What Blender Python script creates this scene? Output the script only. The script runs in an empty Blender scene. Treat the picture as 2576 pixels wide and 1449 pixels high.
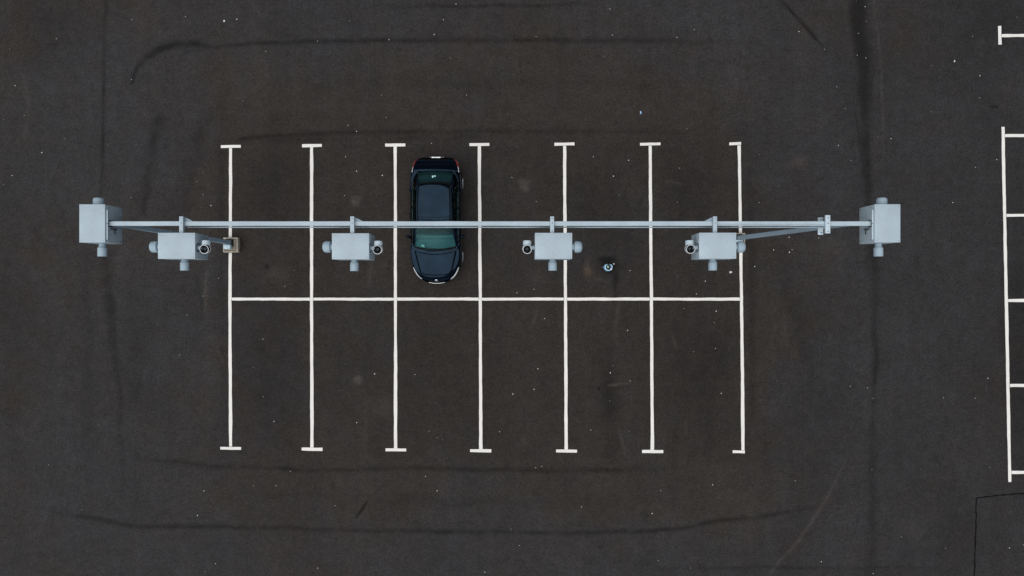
import bpy, bmesh, math, random
import numpy as np
from mathutils import Vector, Matrix

random.seed(7)
rng = np.random.default_rng(11)
R = math.radians
scene = bpy.context.scene
col = scene.collection

# ------------------------------------------------------------------ camera
CAM_H = 24.6            # drone height above the asphalt
PXM = 70.0              # photograph pixels (2576 wide) per metre on the ground
cam_d = bpy.data.cameras.new('camera')
cam_d.sensor_width = 36.0
cam_d.lens = 36.0 * CAM_H / (2576.0 / PXM)
cam_d.clip_end = 2000
cam = bpy.data.objects.new('camera', cam_d)
cam.location = (0, 0, CAM_H)
col.objects.link(cam)
scene.camera = cam

# ------------------------------------------------------------------ sky, sun, exposure
SUN_EL, SUN_AZ = 71.0, 228.0      # azimuth clockwise from +Y: light comes from the south-west through thick cloud
world = bpy.data.worlds.new('World')
scene.world = world
world.use_nodes = True
wn, wl = world.node_tree.nodes, world.node_tree.links
wn.clear()
sky = wn.new('ShaderNodeTexSky')
sky.sky_type = 'NISHITA'
sky.sun_disc = False
sky.sun_elevation = R(SUN_EL)
sky.sun_rotation = R(SUN_AZ)
sky.air_density = 1.0
sky.dust_density = 0.4
sat = wn.new('ShaderNodeHueSaturation')
sat.inputs['Saturation'].default_value = 0.62
wl.new(sky.outputs[0], sat.inputs['Color'])
tc = wn.new('ShaderNodeTexCoord')
cn = wn.new('ShaderNodeTexNoise')           # broken cloud cover over the whole dome
cn.inputs['Scale'].default_value = 3.2
cn.inputs['Detail'].default_value = 5
cn.inputs['Roughness'].default_value = 0.55
wl.new(tc.outputs['Generated'], cn.inputs['Vector'])
cr = wn.new('ShaderNodeMapRange')
cr.inputs['From Min'].default_value = 0.32
cr.inputs['From Max'].default_value = 0.70
cr.inputs['To Min'].default_value = 0.42
cr.inputs['To Max'].default_value = 1.05
wl.new(cn.outputs['Fac'], cr.inputs['Value'])
wm = wn.new('ShaderNodeVectorMath')
wm.operation = 'SCALE'
wl.new(sat.outputs[0], wm.inputs[0])
wl.new(cr.outputs[0], wm.inputs['Scale'])
bg = wn.new('ShaderNodeBackground')
bg.inputs['Strength'].default_value = 0.05
wl.new(wm.outputs[0], bg.inputs['Color'])
wo = wn.new('ShaderNodeOutputWorld')
wl.new(bg.outputs[0], wo.inputs['Surface'])

sun_d = bpy.data.lights.new('sun', 'SUN')
sun_d.energy = 1.5
sun_d.angle = R(88)
sun_d.color = (1.0, 0.975, 0.94)
sun = bpy.data.objects.new('sun', sun_d)
d = Vector((math.sin(R(SUN_AZ)) * math.cos(R(SUN_EL)), math.cos(R(SUN_AZ)) * math.cos(R(SUN_EL)), math.sin(R(SUN_EL))))
sun.rotation_euler = d.to_track_quat('Z', 'Y').to_euler()
sun.location = d * 40
col.objects.link(sun)

vs = scene.view_settings
vs.view_transform = 'Standard'
vs.look = 'None'
vs.gamma = 1
vs.use_curve_mapping = False
vs.exposure = 1.08

# ------------------------------------------------------------------ helpers
def gx(px, z=0.0): return (px - 1288.0) / PXM * (CAM_H - z) / CAM_H
def gy(py, z=0.0): return (724.5 - py) / PXM * (CAM_H - z) / CAM_H

class NT:
    """small node-tree builder"""
    def __init__(self, name):
        self.m = bpy.data.materials.new(name)
        self.m.use_nodes = True
        self.n, self.l = self.m.node_tree.nodes, self.m.node_tree.links
        self.b = self.n['Principled BSDF']
        self.out = self.n['Material Output']
    def node(self, t, **kw):
        o = self.n.new(t)
        for k, v in kw.items(): setattr(o, k, v)
        return o
    def coords(self):
        g = self.node('ShaderNodeNewGeometry')
        return g.outputs['Position']
    def objco(self):
        g = self.node('ShaderNodeTexCoord')
        return g.outputs['Object']
    def noise(self, co, scale, detail=3, rough=.55, stretch=None):
        if stretch is not None:
            mp = self.node('ShaderNodeMapping'); mp.inputs['Scale'].default_value = stretch
            self.l.new(co, mp.inputs['Vector']); co = mp.outputs[0]
        t = self.node('ShaderNodeTexNoise')
        t.inputs['Scale'].default_value = scale
        t.inputs['Detail'].default_value = detail
        t.inputs['Roughness'].default_value = rough
        self.l.new(co, t.inputs['Vector'])
        return t.outputs['Fac']
    def ramp(self, v, a, b, lo=0.0, hi=1.0):
        r = self.node('ShaderNodeMapRange')
        for k, x in zip(('From Min', 'From Max', 'To Min', 'To Max'), (a, b, lo, hi)):
            r.inputs[k].default_value = x
        self.l.new(v, r.inputs['Value'])
        return r.outputs[0]
    def math(self, op, a, b):
        m = self.node('ShaderNodeMath', operation=op)
        for i, x in enumerate((a, b)):
            if isinstance(x, (int, float)): m.inputs[i].default_value = x
            else: self.l.new(x, m.inputs[i])
        return m.outputs[0]
    def mix(self, f, a, b, mode='MIX'):
        m = self.node('ShaderNodeMix', data_type='RGBA', blend_type=mode)
        for i, x in ((0, f), (6, a), (7, b)):
            if isinstance(x, (int, float)): m.inputs[i].default_value = x
            elif isinstance(x, tuple): m.inputs[i].default_value = (*x, 1)
            else: self.l.new(x, m.inputs[i])
        return m.outputs[2]
    def scale(self, c, f):
        m = self.node('ShaderNodeVectorMath', operation='SCALE')
        if isinstance(c, tuple): m.inputs[0].default_value = c
        else: self.l.new(c, m.inputs[0])
        if isinstance(f, (int, float)): m.inputs['Scale'].default_value = f
        else: self.l.new(f, m.inputs['Scale'])
        return m.outputs[0]
    def set(self, k, v):
        if isinstance(v, (int, float)): self.b.inputs[k].default_value = v
        elif isinstance(v, tuple): self.b.inputs[k].default_value = (*v, 1)
        else: self.l.new(v, self.b.inputs[k])
    def bump(self, h, strength=.3, dist=.01):
        b = self.node('ShaderNodeBump')
        b.inputs['Strength'].default_value = strength
        b.inputs['Distance'].default_value = dist
        self.l.new(h, b.inputs['Height'])
        self.l.new(b.outputs[0], self.b.inputs['Normal'])
    def attr(self, name):
        a = self.node('ShaderNodeAttribute', attribute_name=name)
        return a.outputs['Fac']

def simple(name, c, rough=.5, metal=0.0, var=.12, vscale=6.0, bump=0.0, bscale=40, spec=.5, coat=0.0):
    t = NT(name)
    co = t.objco()
    n = t.noise(co, vscale, 4)
    t.set('Base Color', t.scale(c, t.ramp(n, .25, .75, 1 - var, 1 + var)))
    t.set('Roughness', t.ramp(t.noise(co, vscale * 2.3, 3), .3, .7, max(rough - .08, .02), min(rough + .08, 1)))
    t.set('Metallic', metal)
    t.set('Specular IOR Level', spec)
    if coat:
        t.set('Coat Weight', coat); t.set('Coat Roughness', .04)
    if bump: t.bump(t.noise(co, bscale, 4), bump, .004)
    return t.m

M = {}
# asphalt ------------------------------------------------------------
t = NT('asphalt')
co = t.coords()
tint = t.ramp(t.math('ADD', t.noise(co, .16, 3), t.math('MULTIPLY', t.attr('warm'), .22)), .42, .72)
tint = t.math('ADD', tint, t.ramp(t.noise(co, 1.1, 4, .65), .3, .7, -.45, .45))
tint = t.ramp(tint, 0, 1)
c = t.mix(tint, (.0262, .0246, .0252), (.0266, .0222, .0190))
f = t.ramp(t.noise(co, .45, 5, .6), .3, .7, .88, 1.12)
f = t.math('MULTIPLY', f, t.ramp(t.noise(co, 3.0, 5, .7), .3, .7, .82, 1.18))
f = t.math('MULTIPLY', f, t.ramp(t.noise(co, .5, 4, .6, (3.2, .35, 1)), .3, .7, .92, 1.08))
fine = t.noise(co, 17, 3, .7)
grit = t.noise(co, 60, 2, .7)
f = t.math('MULTIPLY', f, t.ramp(fine, .3, .7, .55, 1.45))
f = t.math('MULTIPLY', f, t.ramp(t.noise(co, 8, 4, .7), .3, .7, .82, 1.18))
f = t.math('MULTIPLY', f, t.ramp(grit, .3, .7, .60, 1.40))
f = t.math('MULTIPLY', f, t.math('SUBTRACT', 1.0, t.attr('stain_shade')))
c = t.scale(c, f)
vo = t.node('ShaderNodeTexVoronoi'); vo.inputs['Scale'].default_value = 9.0
t.l.new(co, vo.inputs['Vector'])
spk = t.math('MULTIPLY', t.ramp(vo.outputs['Distance'], .03, .10, 1, 0), t.ramp(t.noise(co, 5.3, 1), .60, .70, 0, .30))
c = t.mix(spk, c, (.12, .11, .105))
dn = t.ramp(t.noise(co, 7, 4, .7), .3, .75, .35, 1.25)
c = t.mix(t.math('MULTIPLY', t.attr('dust'), dn), c, (.13, .11, .092))
c = t.mix(t.math('MULTIPLY', t.attr('rust'), dn), c, (.115, .066, .04))
v2 = t.node('ShaderNodeTexVoronoi', feature='DISTANCE_TO_EDGE'); v2.inputs['Scale'].default_value = 7.0
wv = t.node('ShaderNodeVectorMath', operation='ADD')
nz = t.node('ShaderNodeTexNoise'); nz.inputs['Scale'].default_value = 9.0; t.l.new(co, nz.inputs['Vector'])
t.l.new(co, wv.inputs[0]); t.l.new(t.scale(nz.outputs['Color'], .22), wv.inputs[1]); t.l.new(wv.outputs[0], v2.inputs['Vector'])
hair = t.math('MULTIPLY', t.ramp(v2.outputs['Distance'], .0, .07, 1, 0), t.ramp(t.noise(co, 1.9, 3, .7), .42, .62, 0, .45))
c = t.scale(c, t.math('SUBTRACT', 1.0, hair))
t.set('Base Color', c)
t.set('Roughness', t.ramp(fine, .3, .7, .82, .97))
t.set('Specular IOR Level', .22)
t.bump(t.math('ADD', fine, t.math('MULTIPLY', grit, .8)), .55, .006)
M['asphalt'] = t.m
# road paint
t = NT('road_paint')
co = t.coords()
n1 = t.ramp(t.noise(co, 1.3, 4), .3, .7, .93, 1.04)
n2 = t.ramp(t.noise(co, 14, 4, .7), .25, .75, .90, 1.06)
c = t.scale((.715, .695, .65), t.math('MULTIPLY', n1, n2))
chip = t.ramp(t.noise(co, 18, 5, .78), .64, .74, 0, .55)
c = t.mix(chip, c, (.13, .12, .11))
t.set('Base Color', c)
t.set('Roughness', .75)
t.bump(t.noise(co, 40, 3), .4, .004)
M['paint'] = t.m
M['crack'] = simple('bitumen_crack', (.004, .004, .0045), .95, spec=.1)
# gantry paint (blue-grey coat, faint streaks and chips)
def greypaint(name, c, var=.09):
    t = NT(name)
    co = t.objco()
    f = t.math('MULTIPLY', t.ramp(t.noise(co, 1.7, 4), .3, .7, 1 - var, 1 + var), t.ramp(t.noise(co, 26, 4, .7), .3, .7, .95, 1.05))
    cc = t.scale(c, f)
    cc = t.mix(t.ramp(t.noise(co, 6, 6, .72), .58, .74, 0, .40), cc, (.27, .27, .26))
    t.set('Base Color', cc)
    t.set('Roughness', .62)
    t.set('Specular IOR Level', .3)
    t.bump(t.noise(co, 90, 2), .08, .002)
    return t.m
M['grey'] = greypaint('blue_grey_paint', (.358, .432, .476))
M['grey_column'] = greypaint('column_paint', (.245, .325, .385))
M['grey_cap'] = greypaint('cap_plastic', (.265, .345, .395))
M['grey_light'] = greypaint('pale_grey_paint', (.43, .51, .555))
M['rim'] = simple('pale_rim', (.66, .70, .72), .4)
M['dark'] = simple('dark_rubber', (.007, .008, .010), .5, spec=.25)
M['hole'] = simple('black_plastic', (.005, .005, .006), .6, spec=.2)
M['lens'] = simple('lens_glass', (.004, .006, .009), .22, 0, .05, spec=.25)
M['screw'] = simple('steel_screw', (.12, .13, .14), .4, .7)
M['concrete'] = simple('stained_concrete', (.235, .205, .155), .9, 0, .35, 7, .5, 30)
M['concrete_edge'] = simple('pale_concrete', (.31, .28, .22), .9, 0, .3, 11, .5, 30)
M['plinth'] = simple('pale_blue_paint', (.40, .52, .57), .5, 0, .22, 14)
# car
t = NT('car_paint')
co = t.objco()
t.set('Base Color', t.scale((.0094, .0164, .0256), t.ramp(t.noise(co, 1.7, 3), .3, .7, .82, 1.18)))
t.set('Metallic', 1.0); t.set('Roughness', .10)
t.bump(t.noise(co, 1.1, 2), .02, .01)
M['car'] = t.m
M['trim'] = simple('black_trim', (.004, .004, .0045), .7, spec=.1)
M['chrome'] = simple('chrome', (.75, .76, .77), .15, 1.0, .03)
M['alloy'] = simple('alloy', (.55, .56, .58), .3, .9, .05)
M['tyre'] = simple('tyre_rubber', (.014, .014, .014), .85)
M['red'] = simple('red_lens', (.17, .005, .006), .12, 0, .15, 20, coat=1.0)
M['lamp'] = simple('headlamp', (.62, .64, .66), .12, .35, .15, 25, coat=1.0)
M['dash'] = simple('dashboard_grey', (.21, .245, .245), .75, 0, .10)
M['seat'] = simple('seat_cloth', (.040, .046, .048), .9)
M['shelf'] = simple('parcel_shelf', (.050, .062, .062), .9)
M['teal_patch'] = simple('pale_teal', (.50, .78, .78), .6, 0, .25, 30)
M['permit'] = simple('paper_permit', (.85, .80, .62), .7, 0, .15, 25)
M['plate'] = simple('plate_white', (.72, .73, .72), .4, 0, .15, 40)
t = NT('car_glass')
tr = t.node('ShaderNodeBsdfTransparent'); tr.inputs[0].default_value = (.34, .61, .63, 1)
gl = t.node('ShaderNodeBsdfGlossy'); gl.inputs['Roughness'].default_value = .24
gl.inputs['Color'].default_value = (.50, .92, .92, 1)
fr = t.node('ShaderNodeFresnel'); fr.inputs['IOR'].default_value = 1.36
mx = t.node('ShaderNodeMixShader')
t.l.new(fr.outputs[0], mx.inputs[0]); t.l.new(tr.outputs[0], mx.inputs[1]); t.l.new(gl.outputs[0], mx.inputs[2])
t.l.new(mx.outputs[0], t.out.inputs['Surface'])
M['glass'] = t.m
# odds and ends
M['blue_body'] = simple('pale_blue_plastic', (.30, .55, .72), .45, 0, .12, 12)
M['green_lens'] = simple('pale_green_glass', (.42, .50, .36), .2, 0, .25, 40)
M['white_knob'] = simple('white_knob', (.72, .74, .76), .5)
M['chip_white'] = simple('pale_stone', (.55, .54, .50), .85, 0, .2, 40)
M['chip_grey'] = simple('grey_stone', (.26, .25, .235), .85, 0, .2, 40)
M['paper'] = simple('paper_scrap', (.52, .54, .56), .9, 0, .15, 30)
M['blue_scrap'] = simple('blue_scrap', (.30, .45, .75), .6, 0, .15, 30)

def mesh_obj(name, bm, mat, parent=None, loc=(0, 0, 0), smooth=35, rot=None):
    me = bpy.data.meshes.new(name)
    bmesh.ops.recalc_face_normals(bm, faces=bm.faces)
    bm.to_mesh(me); bm.free()
    me.materials.append(M[mat])
    if smooth:
        for p in me.polygons: p.use_smooth = True
        me.set_sharp_from_angle(angle=R(smooth))
    o = bpy.data.objects.new(name, me)
    col.objects.link(o)
    o.location = loc
    if rot is not None: o.rotation_euler = rot
    if parent is not None: o.parent = parent
    return o

def data_obj(name, verts, faces, mat, parent=None, smooth=True, loc=(0, 0, 0), solid=0.0):
    me = bpy.data.meshes.new(name)
    me.from_pydata([tuple(v) for v in verts], [], faces)
    me.materials.append(M[mat])
    if smooth:
        for p in me.polygons: p.use_smooth = True
    me.update()
    o = bpy.data.objects.new(name, me)
    col.objects.link(o)
    o.location = loc
    if parent is not None: o.parent = parent
    if solid:
        s = o.modifiers.new('thickness', 'SOLIDIFY'); s.thickness = solid; s.offset = 0
    return o

def empty(name, loc=(0, 0, 0), rz=0.0):
    o = bpy.data.objects.new(name, None)
    o.empty_display_size = .2
    o.location = loc
    o.rotation_euler = (0, 0, rz)
    col.objects.link(o)
    return o

def tag(o, label=None, cat=None, group=None, kind=None):
    if label: o['label'] = label
    if cat: o['category'] = cat
    if group: o['group'] = group
    if kind: o['kind'] = kind
    return o

def bm_box(bm, x0, x1, y0, y1, z0, z1, bev=0.0, seg=2):
    r = bmesh.ops.create_cube(bm, size=1)
    vs_ = r['verts']
    for v in vs_:
        v.co = Vector(((x0 + x1) / 2 + v.co.x * (x1 - x0), (y0 + y1) / 2 + v.co.y * (y1 - y0), (z0 + z1) / 2 + v.co.z * (z1 - z0)))
    if bev:
        es = list({e for v in vs_ for e in v.link_edges})
        bmesh.ops.bevel(bm, geom=es, offset=bev, segments=seg, affect='EDGES', profile=.5)
    return bm

def box(*a, **k): return bm_box(bmesh.new(), *a, **k)

def bm_lathe(bm, prof, axis_from=(0, 0, 0), axis_to=(0, 0, 1), seg=32, cap0=True, cap1=True):
    """profile [(distance along axis in metres, radius)...]"""
    a = Vector(axis_from); ax = (Vector(axis_to) - a).normalized()
    q = ax.to_track_quat('Z', 'Y')
    rings = []
    for (h, r) in prof:
        ring = []
        for k in range(seg):
            an = 2 * math.pi * k / seg
            ring.append(bm.verts.new(a + q @ Vector((r * math.cos(an), r * math.sin(an), h))))
        rings.append(ring)
    for i in range(len(rings) - 1):
        for k in range(seg):
            bm.faces.new((rings[i][k], rings[i][(k + 1) % seg], rings[i + 1][(k + 1) % seg], rings[i + 1][k]))
    if cap0: bm.faces.new(list(reversed(rings[0])))
    if cap1: bm.faces.new(rings[-1])
    return bm

def lathe(*a, **k): return bm_lathe(bmesh.new(), *a, **k)

def torus(center, normal, R_, r_, seg=32, sub=10):
    bm = bmesh.new()
    q = Vector(normal).normalized().to_track_quat('Z', 'Y'); c0 = Vector(center)
    rings = []
    for i in range(seg):
        a = 2 * math.pi * i / seg
        rings.append([bm.verts.new(c0 + q @ Vector(((R_ + r_ * math.cos(b)) * math.cos(a), (R_ + r_ * math.cos(b)) * math.sin(a), r_ * math.sin(b))))
                      for b in (2 * math.pi * j / sub for j in range(sub))])
    for i in range(seg):
        for j in range(sub):
            bm.faces.new((rings[i][j], rings[(i + 1) % seg][j], rings[(i + 1) % seg][(j + 1) % sub], rings[i][(j + 1) % sub]))
    return bm

# ------------------------------------------------------------------ ground sheet
# one rectilinear sheet: fine inside the picture, coarse out to the horizon
STEP = .055
ix = np.arange(-20.0, 20.0 + 1e-6, STEP)
iy = np.arange(-11.8, 11.8 + 1e-6, STEP)
far = np.array([22, 26, 34, 50, 90, 180, 400, 800.0])
gxs = np.concatenate([-far[::-1], ix, far])
gys = np.concatenate([-far[::-1], iy, far])
GX, GY = np.meshgrid(gxs, gys)
PX, PY = GX * PXM + 1288, 724.5 - GY * PXM       # plan coordinates of the survey, 70 units per metre
stain_shade = np.zeros_like(GX); dust = np.zeros_like(GX); rust = np.zeros_like(GX)
# smooth wobble so no mark is ruler-straight
def vnoise(scale, seed):
    r = np.random.default_rng(seed)
    g = r.random((64, 64))
    u = (PX / scale) % 63; v = (PY / scale) % 63
    u0 = u.astype(int); v0 = v.astype(int); fu = u - u0; fv = v - v0
    fu = fu * fu * (3 - 2 * fu); fv = fv * fv * (3 - 2 * fv)
    return (g[v0, u0] * (1 - fu) * (1 - fv) + g[v0, u0 + 1] * fu * (1 - fv) + g[v0 + 1, u0] * (1 - fu) * fv + g[v0 + 1, u0 + 1] * fu * fv)
WOB = [(vnoise(60, 1) - .5) * 10 + (vnoise(16, 2) - .5) * 5, (vnoise(60, 3) - .5) * 10 + (vnoise(16, 4) - .5) * 5]
BREAK = np.clip(.35 + 1.1 * (vnoise(45, 5) * .6 + vnoise(13, 6) * .4), .25, 1.2)
inside = (np.abs(GX) < 20.5) & (np.abs(GY) < 12.3)
def stroke(arr, pts, width, amount, wob=1.0, fade=0.0, soft=1.0, brk=True):
    """lay a soft mark along a polyline; widths may be a number or one per point"""
    if not hasattr(width, '__len__'): width = [width] * len(pts)
    if not hasattr(amount, '__len__'): amount = [amount] * len(pts)
    xs = [p[0] for p in pts]; ys = [p[1] for p in pts]; mg = max(width) * 3 + 12
    sel = inside & (PX > min(xs) - mg) & (PX < max(xs) + mg) & (PY > min(ys) - mg) & (PY < max(ys) + mg)
    x = PX[sel] + WOB[0][sel] * wob; y = PY[sel] + WOB[1][sel] * wob
    best = np.zeros(x.shape)
    for i in range(len(pts) - 1):
        ax, ay = pts[i]; bx, by = pts[i + 1]
        dx, dy = bx - ax, by - ay; L2 = dx * dx + dy * dy + 1e-9
        tt = np.clip(((x - ax) * dx + (y - ay) * dy) / L2, 0, 1)
        dist = np.hypot(x - ax - tt * dx, y - ay - tt * dy)
        w = width[i] + (width[i + 1] - width[i]) * tt
        am = amount[i] + (amount[i + 1] - amount[i]) * tt
        best = np.maximum(best, am * np.exp(-(dist / (w * .6)) ** (2 / soft if soft > 0 else 2)))
    if brk: best = best * BREAK[sel]
    arr[sel] = np.maximum(arr[sel], best)
def blob(arr, cx, cy, rx, ry, amount, pw=2.0):
    sel = inside & (np.abs(PX - cx) < rx * 3) & (np.abs(PY - cy) < ry * 3)
    dd = np.hypot((PX[sel] + WOB[0][sel] * .6 - cx) / rx, (PY[sel] + WOB[1][sel] * .6 - cy) / ry)
    arr[sel] = np.maximum(arr[sel], amount * np.exp(-dd ** pw) * BREAK[sel])
# tyre marks, seams and tar, plus the ground fixture's painted shadow (dark)
stroke(stain_shade, [(268, -20), (262, 150), (258, 350), (255, 520)], [10, 9, 7, 9], [.30, .28, .30, .26], .5)
stroke(stain_shade, [(262, 640), (278, 800), (290, 920), (303, 1010), (308, 1260)], [26, 24, 16, 14, 12], [.20, .24, .26, .2, .1])
stroke(stain_shade, [(330, 210), (342, 172), (366, 146), (402, 124), (445, 112), (500, 112), (545, 117)], [6, 10, 13, 16, 18, 15, 8], [.30, .42, .42, .42, .46, .44, .25], .5)
stroke(stain_shade, [(545, 116), (640, 109), (800, 104), (1000, 101), (1288, 101), (1600, 103), (1830, 105)], [8, 9, 10, 11, 12, 12, 10], [.32, .32, .32, .30, .30, .26, .05], .4)
stroke(stain_shade, [(545, 113), (470, 132), (430, 150)], 9, [.2, .16, .0], .6)
stroke(stain_shade, [(605, 348), (720, 341), (842, 333), (1000, 331), (1300, 329), (1730, 334)], [11, 11, 10, 11, 11, 9], [.36, .32, .26, .26, .22, .10], .4)
blob(stain_shade, 720, 352, 115, 12, .18)
stroke(stain_shade, [(1010, 346), (1190, 345)], 12, .14)
stroke(stain_shade, [(955, 20), (1150, 14), (1360, 14), (1500, 7)], 7, [.05, .26, .26, .1], .5)
stroke(stain_shade, [(1955, -8), (1985, 22), (2020, 60), (2050, 95), (2082, 131)], [5, 7, 7, 7, 5], [.2, .36, .42, .42, .15], .25)
stroke(stain_shade, [(2156, -30), (2160, 60), (2168, 130), (2172, 165)], [38, 36, 33, 28], [.40, .38, .36, .34], .9, 0, .5, False)
stroke(stain_shade, [(2176, 60), (2182, 130), (2186, 240), (2190, 330)], [16, 20, 20, 14], [.20, .26, .22, .1], .8, 0, .7)
stroke(stain_shade, [(2168, 165), (2170, 230), (2176, 275), (2176, 320)], [30, 32, 24, 18], [.34, .34, .30, .24], 1.0, 0, .6, False)
stroke(stain_shade, [(2176, 320), (2178, 400), (2182, 480), (2186, 540)], [24, 24, 20, 18], [.34, .32, .30, .28], .7, 0, .8)
stroke(stain_shade, [(2150, 280), (2160, 330), (2168, 400)], [4, 5, 8], .32, .4)
stroke(stain_shade, [(2190, 540), (2202, 760), (2204, 880), (2196, 1000), (2192, 1449)], [26, 20, 14, 12, 30], [.24, .22, .28, .22, .14], .8)
stroke(stain_shade, [(130, 1285), (220, 1300), (350, 1324), (500, 1325), (700, 1328), (900, 1333), (1100, 1338), (1300, 1340), (1500, 1341), (1700, 1331), (1800, 1313), (1930, 1296), (2070, 1271)], 10, [.08, .24, .28, .28, .28, .26, .34, .32, .34, .3, .28, .3, .08], .5)
stroke(stain_shade, [(345, 1150), (450, 1163), (530, 1172), (650, 1177), (750, 1181), (870, 1184), (1000, 1178), (1300, 1184), (1550, 1182), (1720, 1180)], 11, [.05, .24, .28, .28, .28, .26, .24, .26, .22, .1], .6)
stroke(stain_shade, [(923, 1262), (915, 1276), (905, 1290), (896, 1302)], [3, 6, 6, 3], .62, .15, 0, .7, False)
stroke(stain_shade, [(1660, 1430), (1900, 1427), (2200, 1429), (2420, 1428)], 7, [.1, .2, .2, .05], .4)
stroke(stain_shade, [(1550, 690), (1553, 735), (1545, 780)], [16, 16, 10], [.42, .34, .1])  # shadow trailing south of the round fixture, painted into the asphalt colour
stroke(stain_shade, [(1525, 880), (1535, 1000), (1538, 1140)], 34, [.1, .24, .15])
stroke(stain_shade, [(398, 300), (372, 420), (362, 540)], [24, 22, 18], [.25, .27, .2], .8)
stroke(stain_shade, [(500, 700), (510, 800)], 14, .12)
stroke(stain_shade, [(560, 240), (500, 330), (470, 480), (465, 560)], [30, 34, 34, 30], [.05, .12, .14, .06])
stroke(stain_shade, [(560, 380), (562, 560), (556, 760), (560, 1000)], [16, 18, 22, 18], [.12, .16, .12, .05])
stroke(stain_shade, [(215, 640), (225, 900), (222, 1150)], [20, 22, 18], [.08, .12, .05])
stroke(stain_shade, [(1885, 420), (1890, 700), (1894, 1000), (1880, 1130)], [14, 16, 16, 12], [.10, .16, .16, .05])
stroke(stain_shade, [(1960, 640), (2030, 900), (2080, 1100)], [40, 46, 40], [.06, .10, .05])
stroke(stain_shade, [(600, 1240), (1100, 1262), (1700, 1255)], [26, 30, 26], [.04, .09, .04])
stroke(stain_shade, [(700, 215), (1200, 205), (1700, 215)], [26, 30, 26], [.04, .09, .04])
stroke(stain_shade, [(2490, 267), (2508, 269)], [3, 5], .6, .2)
blob(stain_shade, 672, 671, 5, 6, .5); blob(stain_shade, 1508, 975, 4, 5, .5)
blob(stain_shade, 1527, 655, 22, 12, .55); blob(stain_shade, 1535, 678, 28, 20, .42)  # shadow round the ground fixture, painted as dark asphalt
for cx, cy, rx, ry, am in ((690, 950, 70, 180, .14), (690, 480, 75, 120, .13), (1520, 560, 90, 150, .10), (1750, 930, 85, 180, .16), (1740, 480, 80, 110, .12),
                           (1100, 950, 80, 160, .08), (2560, 850, 40, 400, .22), (2420, 1340, 120, 110, .08), (120, 60, 160, 90, .12), (2500, 60, 160, 110, .14),
                           (350, 900, 60, 200, .07), (2050, 1060, 90, 180, .10), (20, 780, 40, 300, .10)):
    blob(stain_shade, cx, cy, rx, ry, am, 2.4)
# scuffs and dust (pale)
stroke(dust, [(2196, -10), (2212, 120), (2219, 220), (2222, 330), (2222, 430)], 4, [.16, .18, .18, .14, 0], .2)
stroke(dust, [(2126, 1162), (2078, 1258), (2010, 1358), (1962, 1408), (1930, 1452)], [4, 6, 7, 6, 5], [.16, .2, .2, .16, .06], .25)
stroke(dust, [(1557, 730), (1552, 770), (1549, 860)], 9, [.05, .16, .05])
stroke(dust, [(1553, 1062), (1565, 1105), (1576, 1152)], 4, [.08, .28, .05], .3)
stroke(dust, [(1531, 970), (1560, 967), (1587, 964)], 4, [.26, .3, .2], .3)
stroke(dust, [(522, 670), (519, 720), (515, 770), (513, 810)], 6, [.2, .22, .26, .05], .5)
stroke(dust, [(535, 860), (550, 890), (562, 912)], 4, [.05, .16, .12], .4)
stroke(dust, [(937, 640), (934, 675), (928, 730)], 8, [.05, .22, .05], .5)
stroke(dust, [(922, 1010), (916, 1090), (922, 1150)], 9, [.05, .14, .05], .8)
stroke(dust, [(1354, 678), (1349, 700), (1343, 740)], 5, [.24, .2, .05], .3)
stroke(dust, [(1350, 780), (1343, 806), (1332, 830)], 5, [.1, .22, .05], .3)
stroke(dust, [(1692, 845), (1697, 862), (1704, 880)], 6, [.1, .2, .05], .4)
stroke(dust, [(1728, 1058), (1730, 1090)], 6, .16)
stroke(dust, [(1680, 459), (1715, 463)], 6, .16)
stroke(dust, [(60, 190), (68, 260), (60, 350)], 10, .10)
blob(dust, 1319, 455, 19, 6, .40, 4); blob(dust, 1319, 467, 13, 12, .46, 4)
blob(dust, 894, 498, 15, 6, .34, 4); blob(dust, 893, 508, 12, 11, .40, 4)
blob(dust, 900, 957, 13, 11, .38, 4); blob(dust, 2006, 405, 22, 16, .14)
blob(dust, 1480, 672, 8, 16, .20); blob(dust, 1505, 705, 22, 6, .12)
for cx, cy, rx, ry in ((2290, 1330, 40, 26), (1320, 1110, 16, 12), (1350, 700, 26, 20), (700, 690, 30, 18), (1850, 640, 26, 14), (960, 1020, 30, 26), (2100, 620, 40, 20)):
    blob(dust, cx, cy, rx, ry, .10)
blob(rust, 1479, 682, 9, 16, .42); blob(rust, 2005, 405, 16, 12, .10)
# the bays are a browner mix than the aisles
warm = np.exp(-np.maximum(0, np.hypot(np.maximum(0, np.abs(PX - 1200) - 560), np.maximum(0, np.abs(PY - 720) - 470)) / 170) ** 2)
warm = warm - .40 * np.exp(-((PX - 2400) / 330) ** 2) - .35 * np.exp(-((PX - 300) / 260) ** 2) + .55 * np.exp(-((PX - 60) / 90) ** 2)
bays = np.clip(1.15 * np.exp(-np.maximum(0, np.hypot(np.maximum(0, np.abs(PX - 1225) - 600), np.maximum(0, np.abs(PY - 750) - 350)) / 70) ** 2), 0, 1)
base = .11 * bays + .07 * np.exp(-((PX - 2450) / 380) ** 2) - .05 * np.exp(-((PX - 330) / 260) ** 2 - ((PY - 500) / 500) ** 2) - .05 * np.exp(-((PY - 200) / 130) ** 2) * (PX < 2100)
stain_shade = np.where(inside, np.clip(1 - (1 - np.clip(stain_shade * 1.75, 0, .72)) * (1 - base), -.2, .8), 0); dust = dust * 1.05
nx, ny = len(gxs), len(gys)
verts = np.stack([GX.ravel(), GY.ravel(), np.zeros(GX.size)], 1).astype(np.float32)
ii = np.arange(ny - 1)[:, None] * nx + np.arange(nx - 1)[None, :]
quads = np.stack([ii, ii + 1, ii + 1 + nx, ii + nx], -1).reshape(-1, 4).astype(np.int32)
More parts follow.
